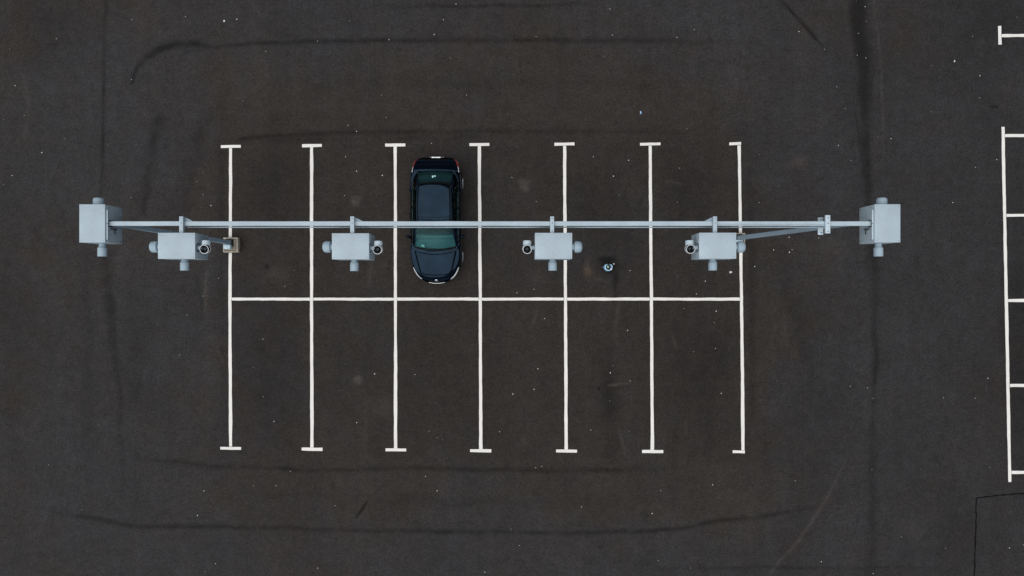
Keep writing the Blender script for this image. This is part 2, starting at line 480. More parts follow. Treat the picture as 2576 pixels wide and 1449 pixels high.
me = bpy.data.meshes.new('asphalt_ground')
me.vertices.add(len(verts)); me.vertices.foreach_set('co', verts.ravel())
me.loops.add(quads.size); me.loops.foreach_set('vertex_index', quads.ravel())
me.polygons.add(len(quads))
me.polygons.foreach_set('loop_start', np.arange(0, quads.size, 4, dtype=np.int32))
me.polygons.foreach_set('loop_total', np.full(len(quads), 4, dtype=np.int32))
me.update(calc_edges=True)
for nm, arr in (('stain_shade', stain_shade), ('dust', dust), ('rust', rust), ('warm', warm)):
    a = me.attributes.new(nm, 'FLOAT', 'POINT')
    a.data.foreach_set('value', np.ascontiguousarray(arr.ravel().astype(np.float32)))
me.materials.append(M['asphalt'])
ground = bpy.data.objects.new('asphalt_ground', me)
col.objects.link(ground)
tag(ground, 'dark worn asphalt of the car park', None, None, 'structure')

# ------------------------------------------------------------------ painted markings
ZP = .004
def ribbon(bm, p0, p1, w0, w1, jit=.004, ext=0.0):
    """hand-laid painted strip between two ground points with slightly uneven edges"""
    a, b = Vector(p0), Vector(p1)
    dd = (b - a); L = dd.length; dd.normalize(); nn = Vector((-dd.y, dd.x))
    n = max(2, int(L / .18) + 1)
    prev = None; ja = jb = 0
    for i in range(n):
        tt = i / (n - 1)
        ja = .6 * ja + random.uniform(-jit, jit); jb = .6 * jb + random.uniform(-jit, jit)
        c_ = a.lerp(b, tt); w = (w0 + (w1 - w0) * tt) / 2
        l = bm.verts.new((*(c_ + nn * (w + ja)), 0)); r = bm.verts.new((*(c_ - nn * (w + jb)), 0))
        if prev: bm.faces.new((prev[0], prev[1], r, l))
        prev = (l, r)
def g2(x, y): return (gx(x), gy(y))
def marking(name, strips, label):
    bm = bmesh.new()
    cx = sum(s[0][0] + s[1][0] for s in strips) / (2 * len(strips)); cy = sum(s[0][1] + s[1][1] for s in strips) / (2 * len(strips))
    o0 = Vector((cx, cy))
    for (p0, p1, w0, w1) in strips:
        ribbon(bm, Vector(p0) - o0, Vector(p1) - o0, .91 * w0 / PXM, .91 * w1 / PXM, .006)
    o = mesh_obj(name, bm, 'paint', None, (cx, cy, ZP), 0)
    tag(o, label, None, None, 'structure')
    return o
STEMS = [  # top bar x0 x1 y, stem x at top/mid/bottom, bottom bar x0 x1 y
    (555.7, 605.8, 368.6, 580.3, 578.6, 580.2, 554.3, 606.5, 1127.6),
    (759.9, 809.6, 366.3, 783.9, 783.9, 785.0, 758.9, 811.4, 1129.9),
    (968.9, 1019.7, 364.5, 994.1, 995.0, 995.2, 970.0, 1021.8, 1131.8),
    (1180.9, 1231.0, 363.4, 1205.6, 1208.0, 1209.4, 1182.7, 1236.0, 1133.8),
    (1394.7, 1445.1, 362.5, 1420.2, 1422.4, 1424.4, 1398.9, 1451.5, 1134.9),
    (1609.9, 1661.4, 362.4, 1635.5, 1638.5, 1641.0, 1615.2, 1668.5, 1135.8),
    (1834.5, 1864.2, 361.7, 1859.4, 1865.4, 1869.3, 1843.0, 1873.7, 1136.5)]
for i, (a0, a1, ya, xt, xm, xb, b0, b1, yb) in enumerate(STEMS):
    W = 8.7
    marking('bay_line', [(g2(a0, ya + .5), g2(a1, ya - .5), 8.2, 8.2), (g2(xt, ya + 4.2), g2(xm, 752.4), W, 8.3), (g2(xm, 752.4), g2(xb, yb - 4.2), 8.3, 9.0),
                         (g2(b0, yb - .3), g2(b1, yb + .3), 8.2, 8.5)], 'white painted line between two parking bays')
    if i < 6:
        marking('bay_cross_line', [(g2(xm + 4.3, 752.3), g2(STEMS[i + 1][4] - 4.3, 752.4), 7.9, 7.9)], 'white painted line across the head of a parking bay')
marking('bay_line', [(g2(2514.6, 65.3), g2(2515.9, 112.2), 8.7, 8.7), (g2(2519.6, 89.5), g2(2960, 87.0), 8.4, 8.0)], 'short white painted line with crossbar end')
ys = [(341, 338), (542, 539), (756, 754), (969.7, 969), (1188.3, 1188)]
def rx(y): return 2522.7 + (y - 319.2) / (1212.3 - 319.2) * (2540.4 - 2522.7)
marking('bay_edge_line', [(g2(2522.7, 319.2), g2(2540.4, 1212.3), 8.7, 8.6)], 'long white painted line edging the far bays')
for (y0, y1) in ys:
    marking('bay_line', [(g2(rx(y0) + 4.6, y0), g2(2960, y1), 8.2, 7.6)], 'white painted line between two parking bays')

# seam cut in the asphalt at the corner patch
bm = bmesh.new()
pts = [(2640, 1236), (2576, 1241), (2530, 1244), (2490, 1249), (2456.5, 1253), (2455.5, 1300), (2454, 1350), (2452.5, 1400), (2451, 1455), (2450, 1520)]
for i in range(len(pts) - 1):
    k = 4
    for j in range(k):
        a = Vector(g2(*pts[i])).lerp(Vector(g2(*pts[i + 1])), j / k); b = Vector(g2(*pts[i])).lerp(Vector(g2(*pts[i + 1])), (j + 1) / k)
        if j: a = last
        b = b + Vector((random.uniform(-.012, .012), random.uniform(-.012, .012)))
        if i and j == 0: a = last
        last = b
        dd = (b - a).normalized(); nn = Vector((-dd.y, dd.x)) * random.uniform(.016, .027)
        vv = [bm.verts.new((*p, 0)) for p in (a - nn, b - nn, b + nn, a + nn)]
        bm.faces.new(vv)
o = mesh_obj('asphalt_seam', bm, 'crack', None, (0, 0, .004), 0)
tag(o, 'dark seam round a resurfaced corner patch', None, None, 'structure')

# ------------------------------------------------------------------ gantry: beam, columns, arms
ZB = 7.40                       # top of beam
YB = gy(562.3, ZB)              # beam centre line
XL, XR = -10.14, 9.03           # faces of the two end boxes
XCL = -10.035
gantry = empty('camera_gantry', (XCL, YB, 0))
tag(gantry, 'long blue-grey steel gantry beam on two columns spanning the parking bays', 'gantry')
O = Vector((XCL, YB, 0))
def gpart(name, bm, mat, parent=None, smooth=35):
    """geometry written in world coordinates, stored relative to the gantry root"""
    bmesh.ops.translate(bm, verts=bm.verts, vec=-O)
    return mesh_obj(name, bm, mat, parent or gantry, (0, 0, 0), smooth)
def tube_line(bm, x0, x1, y0, y1, z0, z1, n=24, jit=.0022):
    """rolled bar with small waves along its edges"""
    rings = []
    for i in range(n + 1):
        x = x0 + (x1 - x0) * i / n
        e = [random.uniform(-jit, jit) for _ in range(2)]
        rings.append([bm.verts.new((x, y, z)) for (y, z) in ((y0 + e[0], z0), (y0 + e[0], z1 - .006), (y0 + .006 + e[0], z1), (y1 - .006 + e[1], z1), (y1 + e[1], z1 - .006), (y1 + e[1], z0))])
    for i in range(n):
        for k in range(6):
            bm.faces.new((rings[i][k], rings[i][(k + 1) % 6], rings[i + 1][(k + 1) % 6], rings[i + 1][k]))
    bm.faces.new(rings[0]); bm.faces.new(list(reversed(rings[-1])))
    return bm
beam = gpart('beam', tube_line(bmesh.new(), XL + .004, XR - .004, YB - .057, YB + .057, ZB - .045, ZB, 40), 'grey', None, 30)
rail = gpart('lower_rail', tube_line(bmesh.new(), -8.30, 7.985, YB - .081, YB - .052, 7.07, 7.115, 30), 'grey', None, 30)
web = gpart('web', box(-8.24, 7.95, YB - .012, YB + .012, 7.07, ZB - .0455), 'grey_column')
for k in range(9):
    x = -7.6 + k * 1.9
    gpart('web_stiffener', box(x - .008, x + .008, YB - .0475, YB - .0125, 7.075, 7.11), 'grey_column', web)
gpart('conduit', lathe([(0, .010), (2.70, .010)], (5.16, YB - .028, ZB + .0105), (8.0, YB - .034, ZB + .0105), 10), 'grey')
# columns ------------------------------------------------------------
def column(bx, by, tx, ty, ztop, w=.15, z0=.30):
    bm = bmesh.new(); h = w / 2; rr = .018; rings = []
    sq = []
    for (sx, sy) in ((1, 1), (-1, 1), (-1, -1), (1, -1)):
        for k in range(4):
            an = {(1, 1): 0, (-1, 1): 90, (-1, -1): 180, (1, -1): 270}[(sx, sy)] + 30 * k
            sq.append((sx * (h - rr) + rr * math.cos(R(an)), sy * (h - rr) + rr * math.sin(R(an))))
    for i in range(9):
        tt = i / 8
        cx, cy, z = bx + (tx - bx) * tt, by + (ty - by) * tt, z0 + (ztop - z0) * tt
        rings.append([bm.verts.new((cx + a * (1 - .1 * tt), cy + b * (1 - .27 * tt), z)) for a, b in sq])
    m = len(sq)
    for i in range(8):
        for k in range(m):
            bm.faces.new((rings[i][k], rings[i][(k + 1) % m], rings[i + 1][(k + 1) % m], rings[i + 1][k]))
    bm.faces.new(list(reversed(rings[0]))); bm.faces.new(rings[-1])
    return gpart('column', bm, 'grey_column', None, 40)
XBR, YBR = gx(1852), gy(600)
XTR = 8.52
c1 = column(XCL, YB - .005, XCL, YB, ZB - .0465)
c2 = column(XBR, YBR, XTR, YB, ZB - .0465)
for (cx, cy, cc) in ((XCL, YB - .005, c1), (XBR, YBR, c2)):
    gpart('base_sleeve', box(cx - .115, cx + .115, cy - .115, cy + .115, .262, .34, .02), 'dark', cc)
    # pale terminal box bolted to the foot of the column
    tb = gpart('terminal_box', box(cx - .16, cx + .10, cy - .245, cy - .078, .265, .47, .04, 3), 'plinth', cc)
    bp = gpart('base_plate', box(cx - .135, cx + .135, cy - .135, cy + .135, .244, .262, .004), 'dark', cc)
    for sx in (-1, 1):
        for sy in (-1, 1):
            gpart('anchor_bolt', lathe([(0, .009), (.016, .009), (.017, .006), (.03, .006)], (cx + sx * .125, cy + sy * .125, .262), (cx + sx * .125, cy + sy * .125, 1), 8), 'screw', cc)
# arms ---------------------------------------------------------------
ZT = 7.55                       # box lids
YBOXN = gy(585.8, ZT)
ARMS = [(455.4, 1), (885.8, 1), (1389.1, 0), (1799.2, -1)]
for (px, inward) in ARMS:
    x = gx(px, 7.50)
    arm = gpart('arm', box(x - .048, x + .048, YBOXN + .004, gy(544.3, 7.50), ZB + .001, 7.50, .006), 'grey')
    for yy in (YB + .12, YB, YBOXN + .05):
        gpart('bolt', lathe([(0, .011), (.008, .011), (.012, .006)], (x, yy, 7.499), (x, yy, 8), 8), 'screw', arm)
    if inward:
        bm = bmesh.new()
        x0 = x - inward * .02; x1 = x + inward * .24
        tri = [(x0, YB + .19), (x0, YB + .06), (x1, YB + .06)]
        lo = [bm.verts.new((a, b, ZB - .034)) for a, b in tri]; hi = [bm.verts.new((a, b, ZB - .024)) for a, b in tri]
        bm.faces.new(lo); bm.faces.new(hi)
        for k in range(3): bm.faces.new((lo[k], lo[(k + 1) % 3], hi[(k + 1) % 3], hi[k]))
        gpart('gusset', bm, 'grey_column', arm, 0)
    gpart('strap', box(x - .05, x + .05, YB - .066, YB - .0585, ZB - .16, ZB - .001), 'grey_column', arm)
# clamp near the far column
xc0, xc1 = gx(2077, 7.47), gx(2089, 7.47)
y0c, y1c = gy(587, 7.47), gy(541, 7.47)
cl = gpart('clamp', box(xc0, xc1, y0c, y1c, ZB + .002, 7.47, .008), 'grey_light')
gpart('clamp_foot', box(xc0 - .005, xc1 + .005, y0c - .004, y1c - .02, 7.02, 7.065, .006), 'grey_light', cl)
for yy in (y0c + .045, y1c - .07):
    gpart('clamp_rod', lathe([(0, .011), (.335, .011)], ((xc0 + xc1) / 2, yy, 7.066), ((xc0 + xc1) / 2, yy, 8), 8), 'grey_column', cl)
for yy in (y0c + .045, YB, y1c - .07):
    gpart('bolt', lathe([(0, .014), (.010, .014), (.014, .008)], ((xc0 + xc1) / 2, yy, 7.4695), ((xc0 + xc1) / 2, yy, 8), 8), 'screw', cl)

# concrete footings ---------------------------------------------------
def footing(cx, cy, label):
    f = empty('concrete_footing', (cx, cy, 0))
    tag(f, label, 'footing', 'footings of the gantry columns')
    bm = bmesh.new()
    bm_box(bm, -.268, .268, -.27, .27, 0.0, .20, .025, 3)
    bmesh.ops.subdivide_edges(bm, edges=[e for e in bm.edges if e.calc_length() > .15], cuts=5, use_grid_fill=True)
    for v in bm.verts:
        if v.co.z > .02:
            v.co += Vector((random.uniform(-.007, .007), random.uniform(-.007, .007), random.uniform(-.006, .004)))
    mesh_obj('block', bm, 'concrete', f, (0, 0, 0), 50)
    # raised lip round the top, one side at a time
    for (x0, x1, y0, y1) in ((-.262, .262, .205, .262), (.205, .262, -.262, .2035), (-.262, -.205, -.262, .2035), (-.2035, .2035, -.262, -.215)):
        bm = box(x0, x1, y0, y1, .196, .243, .014, 2)
        for v in bm.verts:
            if v.co.z > .21: v.co += Vector((random.uniform(-.005, .005), random.uniform(-.005, .005), random.uniform(-.007, .002)))
        mesh_obj('lip', bm, 'concrete_edge', f, (0, 0, 0), 50)
    pad = mesh_obj('grout_pad', box(-.19, .19, -.19, .19, .199, .2435, .008), 'concrete', f, (0, 0, 0))
    return f
footing(gx(586.4), gy(617), 'stained sandy concrete footing sitting across a painted bay line')
footing(gx(1851), gy(606), 'concrete footing mostly hidden below a grey camera box')

# ------------------------------------------------------------------ camera boxes
ZBOX = ZT - .76                 # bottom of boxes
SX, SY = .925, .65
def swept(bm, path, radii, seg=24, cap0=True, cap1=True):
    rings = []
    for i, p in enumerate(path):
        p = Vector(p)
        tdir = (Vector(path[min(i + 1, len(path) - 1)]) - Vector(path[max(i - 1, 0)])).normalized()
        xax = Vector((1, 0, 0)); yax = tdir.cross(xax).normalized()
        rings.append([bm.verts.new(p + radii[i] * (xax * math.cos(a) + yax * math.sin(a))) for a in (2 * math.pi * k / seg for k in range(seg))])
    for i in range(len(rings) - 1):
        for k in range(seg):
            bm.faces.new((rings[i][k], rings[i][(k + 1) % seg], rings[i + 1][(k + 1) % seg], rings[i + 1][k]))
    if cap0: bm.faces.new(list(reversed(rings[0])))
    if cap1: bm.faces.new(rings[-1])
    return bm
def shell(root, hx, hy):
    H = ZT - ZBOX
    mesh_obj('housing', box(-hx + .004, hx - .004, -hy + .004, hy - .004, 0, H - .0145, .008), 'grey', root)
    lid = mesh_obj('lid', box(-hx, hx, -hy, hy, H - .014, H, .005), 'grey', root)
    for sx in (-1, 1):
        for sy in (-1, 1):
            jx, jy = random.uniform(-.008, .008), random.uniform(-.008, .008)
            mesh_obj('screw', lathe([(-.004, .0085), (.003, .0085), (.005, .005)], (sx * (hx - .045) + jx, sy * (hy - .045) + jy, H), (sx * (hx - .045) + jx, sy * (hy - .045) + jy, H + 1), 10), 'screw', lid)
    mesh_obj('bottom_flange', box(-hx + .03, hx - .03, -hy + .03, hy - .03, -.012, -.0005, .004), 'grey_column', root)
    return lid
def side_cap(root, p, dx, dy):
    """rounded hood on a short neck, pointing along (dx, dy)"""
    p = Vector(p); q = p + Vector((dx, dy, 0))
    mesh_obj('hood_neck', lathe([(0, .085), (.055, .085), (.06, .075), (.07, .075)], p, q, 24), 'grey_cap', root)
    mesh_obj('hood', lathe([(.066, .09), (.068, .128), (.075, .138), (.12, .146), (.17, .146), (.215, .138), (.245, .118), (.262, .085), (.270, .045), (.272, .012)], p, q, 36), 'grey_cap', root, (0, 0, 0), 40)
def sensor_tube(root, p, dx, dy, neck=.05, L=.285, r=.109):
    p = Vector(p); q = p + Vector((dx, dy, 0))
    mesh_obj('tube_neck', lathe([(0, .082), (neck + .008, .082)], p, q, 24), 'grey_cap', root)
    tb = mesh_obj('sensor_tube', lathe([(neck, .086), (neck + .004, .098), (neck + .022, .104), (neck + .024, .100), (neck + .032, .100), (neck + .034, r), (L - .012, r), (L, r - .010)], p, q, 36), 'grey_cap', root, (0, 0, 0), 40)
    mesh_obj('tube_window', lathe([(L + .0005, r - .016), (L + .002, r - .020)], p, q, 30), 'lens', tb)
def ptz(root, xf, s, z):
    """pan camera on the box side: stub, upright black drum with pale rims, round body lying to the back"""
    x = xf + s * .195; zc = z
    mesh_obj('camera_mount', lathe([(0, .088), (.014, .088), (.016, .05), (.12, .05)], (xf, -.035, zc - .09), (xf + s, -.035, zc - .09), 24), 'grey_cap', root)
    mesh_obj('mount_gasket', lathe([(.0005, .115), (.007, .112)], (xf, -.035, zc - .09), (xf + s, -.035, zc - .09), 24), 'dark', root)
    b = mesh_obj('camera_body', swept(bmesh.new(), [(x, .150, zc - .13), (x, .146, zc - .13), (x, .135, zc - .13), (x, .10, zc - .127), (x, .05, zc - .12), (x, .018, zc - .115)], [.078, .094, .103, .106, .105, .100], 32), 'grey_light', root, (0, 0, 0), 45)
    nrm = Vector((0, -.20, .98)).normalized(); c_ = Vector((x, -.082, zc))
    lo = c_ - nrm * .135
    mesh_obj('camera_drum', lathe([(0, .100), (.012, .108), (.12, .108), (.133, .104), (.130, .094), (.055, .088)], lo, lo + nrm, 36), 'dark', b, (0, 0, 0), 40)
    mesh_obj('rim', torus(c_, nrm, .107, .0070), 'rim', b)
    mesh_obj('lower_rim', torus(lo + nrm * .012, nrm, .112, .0055), 'rim', b)
    bm = bmesh.new()
    bm_lathe(bm, [(.0, .070), (.012, .068), (.028, .054), (.038, .032), (.042, .008)], lo + nrm * .056, lo + nrm, 28)
    mesh_obj('lens', bm, 'lens', b, (0, 0, 0), 60)
def camera_box(px, py, side, label):
    """side = +1 camera towards +x and hood towards -x, -1 the other way round"""
    cx, cy = gx(px, ZT), gy(py, ZT)
    r = empty('camera_box', (cx, cy, ZBOX))
    tag(r, label, 'camera box', 'camera boxes hung beside the gantry beam')
    hx, hy = SX / 2, SY / 2
    shell(r, hx, hy)
    side_cap(r, (-side * (hx - .003), gy(621.2, 7.41) - cy, 7.40 - ZBOX), -side, 0)
    sensor_tube(r, (0, -hy + .003, 7.12 - ZBOX), 0, -1)
    ptz(r, side * (hx - .003), side, 7.475 - ZBOX)
    return r
camera_box(443.9, 618.4, 1, 'grey camera box beside the column that rises from the sandy concrete footing')
camera_box(881.6, 619.6, 1, 'grey camera box next to the parked black car')
camera_box(1392.7, 618.5, -1, 'grey camera box over a bay line, nearest the round blue ground fixture')
camera_box(1805.6, 618.1, -1, 'grey camera box covering the bay corner line where the plain column stands')

def end_box(px, py, side, label):
    """box closing the beam; side = direction of the beam as seen from the box"""
    cx, cy = gx(px, ZT), gy(py, ZT)
    r = empty('camera_box', (cx, cy, ZBOX))
    tag(r, label, 'camera box', 'camera boxes closing the ends of the gantry beam')
    hx, hy = .642 / 2, .952 / 2
    shell(r, hx, hy)
    xf = side * (hx - .003)
    yb = YB - cy
    # pale rail along the door edge, dark socket where the beam enters, hook latch
    for (a, b) in ((-.40, .0), (.012, .345)):
        mesh_obj('door_rail', box(min(xf, xf + side * .040), max(xf, xf + side * .040), a, b, 7.475 - ZBOX, 7.497 - ZBOX, .004), 'grey_light', r)
    mesh_obj('beam_socket', box(min(xf, xf + side * .006), max(xf, xf + side * .006), yb - .085, yb + .085, 7.24 - ZBOX, 7.43 - ZBOX), 'hole', r)
    lt = mesh_obj('latch', box(min(xf, xf + side * .05), max(xf, xf + side * .05), yb - .15, yb - .115, 7.10 - ZBOX, 7.33 - ZBOX, .008), 'screw', r)
    mesh_obj('latch_bar', box(min(xf + side * .02, xf + side * .035), max(xf + side * .02, xf + side * .035), yb - .26, yb - .1505, 7.15 - ZBOX, 7.17 - ZBOX, .004), 'dark', lt)
    for zz in (6.86, 7.36):
        for yy in (-.40, .42):
            mesh_obj('door_screw', lathe([(0, .012), (.006, .012), (.009, .007)], (xf, yy, zz - ZBOX), (xf + side, yy, zz - ZBOX), 10), 'screw', r)
    # stubby hood to the north, sensor tube to the south
    p = Vector((side * -.005, hy - .003, 7.27 - ZBOX)); q = p + Vector((0, 1, 0))
    mesh_obj('hood', lathe([(0, .124), (.06, .130), (.13, .130), (.175, .122), (.193, .104), (.203, .07), (.207, .02)], p, q, 36), 'grey_cap', r, (0, 0, 0), 40)
    sensor_tube(r, (0, -hy + .003, 7.12 - ZBOX), 0, -1, .085, .335, .113)
    return r
end_box(231.7, 562.0, 1, 'grey end box on the beam tip near the column with the sandy concrete footing')
end_box(2232.7, 561.8, -1, 'grey end box on the beam tip beyond the clamp, over the dark tar strip')

# ------------------------------------------------------------------ car
def pchip(xs, ys_):
    xs = np.array(xs, float); ys_ = np.array(ys_, float)
    h = np.diff(xs); dl = np.diff(ys_) / h
    m = np.zeros(len(xs)); m[0], m[-1] = dl[0], dl[-1]
    for i in range(1, len(xs) - 1):
        if dl[i - 1] * dl[i] > 0:
            w1, w2 = 2 * h[i] + h[i - 1], h[i] + 2 * h[i - 1]
            m[i] = (w1 + w2) / (w1 / dl[i - 1] + w2 / dl[i])
    def fn(x):
        x = min(max(x, xs[0]), xs[-1])
        i = min(int(np.searchsorted(xs, x, side='right')) - 1, len(xs) - 2)
        t_ = (x - xs[i]) / h[i]
        return float((2 * t_**3 - 3 * t_**2 + 1) * ys_[i] + (t_**3 - 2 * t_**2 + t_) * h[i] * m[i] + (-2 * t_**3 + 3 * t_**2) * ys_[i + 1] + (t_**3 - t_**2) * h[i] * m[i + 1])
    return fn
CL = 4.38
car = empty('parked_car', (-2.645, .20 + CL / 2, 0))
tag(car, 'black estate hatchback parked nose down in a bay under the gantry beam', 'car')
def S(s): return s - CL / 2          # station from the nose -> local y
fw = pchip([0, .03, .135, .25, .48, .8, 1.2, 2.2, 3.3, 3.7, 3.99, 4.16, 4.26, 4.33, 4.38], [.36, .43, .575, .69, .805, .865, .885, .895, .888, .868, .825, .775, .70, .58, .42])
fzb = pchip([0, .1, .25, .5, .9, 1.3, 2, 3, 3.8, 4.1, 4.25, 4.35, 4.38], [.56, .62, .68, .76, .85, .915, .945, .975, .965, .895, .82, .71, .62])
fzc = pchip([0, .06, .2, .5, .9, 1.1, 3.84, 4.05, 4.2, 4.3, 4.36, 4.38], [.58, .665, .765, .865, .945, .968, 1.015, .955, .875, .795, .71, .64])
fsh = pchip([0, .3, .8, 1.3, 3.4, 3.9, 4.38], [.93, .94, .945, .930, .925, .92, .95])
WHEELS = (.90, 3.50); WR = .315; AR = .365
def fzs(s):
    z = .20 + .04 * max(0, 1 - s / .4) + .05 * max(0, (s - 3.95) / .43)
    for c_ in WHEELS:
        if abs(s - c_) < AR: z = max(z, WR + math.sqrt(AR * AR - (s - c_) ** 2))
    return z
CAB = (1.13, 3.83)
NSEC = 12
fwo = pchip([1.13, 1.2, 1.28, 1.42, 1.55, 3.36, 3.5, 3.7, 3.83], [.50, .64, .70, .765, .9, .9, .76, .64, .58])
def section(s, cabin=None):
    w, zb, zc, zs = fw(s), fzb(s), fzc(s), fzs(s)
    wb = w * fsh(s)
    H_ = zb - zs
    pts = [(w - .05, zs), (w - .008, zs + min(.05, H_ * .2)), (w, zs + H_ * .5), (w - .006, zs + H_ * .78), (w - .022, zs + H_ * .93), (wb, zb)]
    if cabin is None: cabin = CAB[0] < s < CAB[1]
    if cabin:
        wo = min(wb - .05, fwo(s)); zt = zc - (zc - zb) * ((wo + .02) / wb) ** 2.6
        pts += [(wo + .015, zt), (wo, zt - .02), (wo - .03, .45), (wo * .6, .40), (wo * .3, .40), (0, .42)]
    else:
        for fx in (.95, .86, .7, .48, .24, 0):
            x = wb * fx
            pts.append((x, zc - (zc - zb) * (fx ** 2.6)))
    return pts
def body_pt(s, q, off=0.0, side=1):
    """point on the outer skin: q = index along the section, off = metres outwards"""
    def at(s_, q_):
        p = section(s_, False); i = min(int(q_), NSEC - 2); f_ = q_ - i
        return Vector((p[i][0] * (1 - f_) + p[i + 1][0] * f_, S(s_), p[i][1] * (1 - f_) + p[i + 1][1] * f_))
    P = at(s, q)
    if off:
        e = .01
        a = at(min(s + e, CL), q) - at(max(s - e, 0), q); b = at(s, min(q + .25, NSEC - 1.001)) - at(s, max(q - .25, 0))
        n = b.cross(a)
        if n.length > 1e-9:
            n.normalize()
            if n.dot(Vector((P.x, P.y * .3, P.z - .5))) < 0: n = -n
            P = P + n * off
    P.x *= side
    return P
def grid(fn, nu, nv):
    vs_ = [fn(i / nu, j / nv) for j in range(nv + 1) for i in range(nu + 1)]
    fs = [(j * (nu + 1) + i, j * (nu + 1) + i + 1, (j + 1) * (nu + 1) + i + 1, (j + 1) * (nu + 1) + i) for j in range(nv) for i in range(nu)]
    return vs_, fs
def cpatch(name, fn, nu, nv, mat, parent=None, solid=.006):
    v_, f_ = grid(fn, nu, nv)
    a_, b_, c2_ = (Vector(v_[k]) for k in f_[len(f_) // 2 + nu // 2 if nv > 1 else nu // 2][:3])
    if (b_ - a_).cross(c2_ - b_).dot((a_ + b_ + c2_) / 3 - Vector((0, max(-1.1, min(1.1, a_.y)), .5))) < 0: f_ = [tuple(reversed(q_)) for q_ in f_]
    return data_obj(name, v_, f_, mat, parent or car, True, (0, 0, 0), solid)
stations = sorted(set([round(x, 4) for x in list(np.linspace(0, .3, 13)) + list(np.linspace(.3, 4.05, 96)) + list(np.linspace(4.05, CL, 15))] + [CAB[0], CAB[0] + .004, CAB[1], CAB[1] - .004]))
bm = bmesh.new(); rings = []
for s in stations:
    sec = section(s)
    full = [(x, z) for x, z in sec] + [(-x, z) for x, z in reversed(sec[:-1])]
    rings.append([bm.verts.new((x, S(s), z)) for x, z in full])
for i in range(len(rings) - 1):
    for k in range(len(rings[0]) - 1):
        bm.faces.new((rings[i][k], rings[i][k + 1], rings[i + 1][k + 1], rings[i + 1][k]))
bm.faces.new(rings[0]); bm.faces.new(list(reversed(rings[-1])))
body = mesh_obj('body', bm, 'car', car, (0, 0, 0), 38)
mesh_obj('underbody', box(-.70, .70, S(.50), S(3.95), .17, .30, .03), 'trim', car)
# bonnet
def hood_fn(u, v):
    x_ = (u * 2 - 1)
    s = (.235 + .06 * x_ * x_) * (1 - v) + (.965 + .125 * x_ * x_) * v
    hw = (.515 + (.725 - .515) * ((s - .24) / .85) ** .9) if s > .24 else .515
    x = x_ * hw
    wb = fw(s) * fsh(s); zc, zb = fzc(s), fzb(s)
    z = zc - (zc - zb) * (min(abs(x) / wb, 1) ** 2.6)
    crown = .010 * (1 - abs(x_) ** 6)
    return (x, S(s), z + .004 + crown * .6)
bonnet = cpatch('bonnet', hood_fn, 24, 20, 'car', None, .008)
for sd in (-1, 1):      # dark shut lines along the bonnet
    def seam(u, v, sd=sd):
        s = .27 + .80 * v
        hw = .515 + (.725 - .515) * (max(s - .24, 0) / .85) ** .9
        x = hw + .001 + .010 * u
        wb = fw(s) * fsh(s); zc, zb = fzc(s), fzb(s)
        return (sd * x, S(s), zc - (zc - zb) * (min(x / wb, 1) ** 2.6) + .004)
    cpatch('shut_line', seam, 2, 24, 'trim', bonnet, 0)
# cowl and wipers
def ws_bot(u): x_ = u * 2 - 1; return Vector((.71 * x_, S(1.10 + .14 * x_ * x_), .985 - .035 * x_ * x_))
def ws_top(u): x_ = u * 2 - 1; return Vector((.585 * x_, S(1.90 + .06 * x_ * x_), 1.405 - .04 * x_ * x_))
def cowl_fn(u, v):
    x_ = u * 2 - 1
    a = Vector(hood_fn(u, 1.0)) + Vector((0, .004, -.012)); b = ws_bot(u) + Vector((0, .01, -.004))
    p = a.lerp(b, v); p.z -= .012 * math.sin(math.pi * v)
    return p
cowl = cpatch('cowl', cowl_fn, 24, 6, 'trim', None, .006)
for (x0, x1) in ((-.55, .02), (.0, .56)):
    pa = Vector((x0, S(1.10 + .14 * (x0 / .71) ** 2) + .012, 1.0)); pb = Vector((x1, S(1.10) + .055, 1.022))
    mesh_obj('wiper', lathe([(0, .009), ((pb - pa).length, .007)], pa, pb, 8), 'trim', car)
# glass
def ws_fn(u, v):
    p = ws_bot(u).lerp(ws_top(u), v)
    b = math.sin(math.pi * v) * .018
    return p + Vector((0, -b * .5, b))
cpatch('windscreen', ws_fn, 20, 14, 'glass', None, 0)
def rw_top(u): x_ = u * 2 - 1; return Vector((.545 * x_, S(3.345 - .05 * x_ * x_), 1.405 - .04 * x_ * x_))
def rw_bot(u): x_ = u * 2 - 1; return Vector((.635 * x_, S(3.86 - .085 * x_ * x_), 1.035 - .03 * x_ * x_))
def rw_fn(u, v):
    p = rw_bot(u).lerp(rw_top(u), v); b = math.sin(math.pi * v) * .03
    return p + Vector((0, b * .5, b))
cpatch('rear_window', rw_fn, 20, 12, 'glass', None, 0)
# roof
RW = pchip([0, .3, .7, 1], [.560, .568, .560, .540])
def roof_fn(u, v, wmul=1.0, dz=0.0):
    x_ = u * 2 - 1
    a = ws_top(u); b = rw_top(u)
    p = a.lerp(b, v)
    p.x = RW(v) * x_ * wmul
    p.z += .055 * (4 * v * (1 - v)) ** .8 + dz
    return p
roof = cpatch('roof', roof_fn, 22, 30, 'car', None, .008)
cpatch('roof_shut_line', lambda u, v: roof_fn(.04 + .92 * u, .195 + .012 * v, 1, .006), 20, 1, 'trim', roof, 0)
cpatch('windscreen_seal', lambda u, v: ws_fn(u, .955 + .06 * v) + Vector((0, -.002, .005)), 20, 1, 'trim', car, 0)
cpatch('rear_window_seal', lambda u, v: rw_fn(u, .91 + .09 * v) + Vector((0, .003, .006)), 20, 2, 'trim', car, 0)
mesh_obj('antenna_fin', (lambda bm: ([v.co.__setitem__(0, v.co.x * .35) or v.co.__setitem__(2, v.co.z * .8) for v in bm.verts], bm)[1])(lathe([(0, .008), (.03, .030), (.08, .045), (.125, .028), (.14, .006)], (0, S(3.08), 1.425), (0, S(3.22), 1.425), 16)), 'trim', roof)
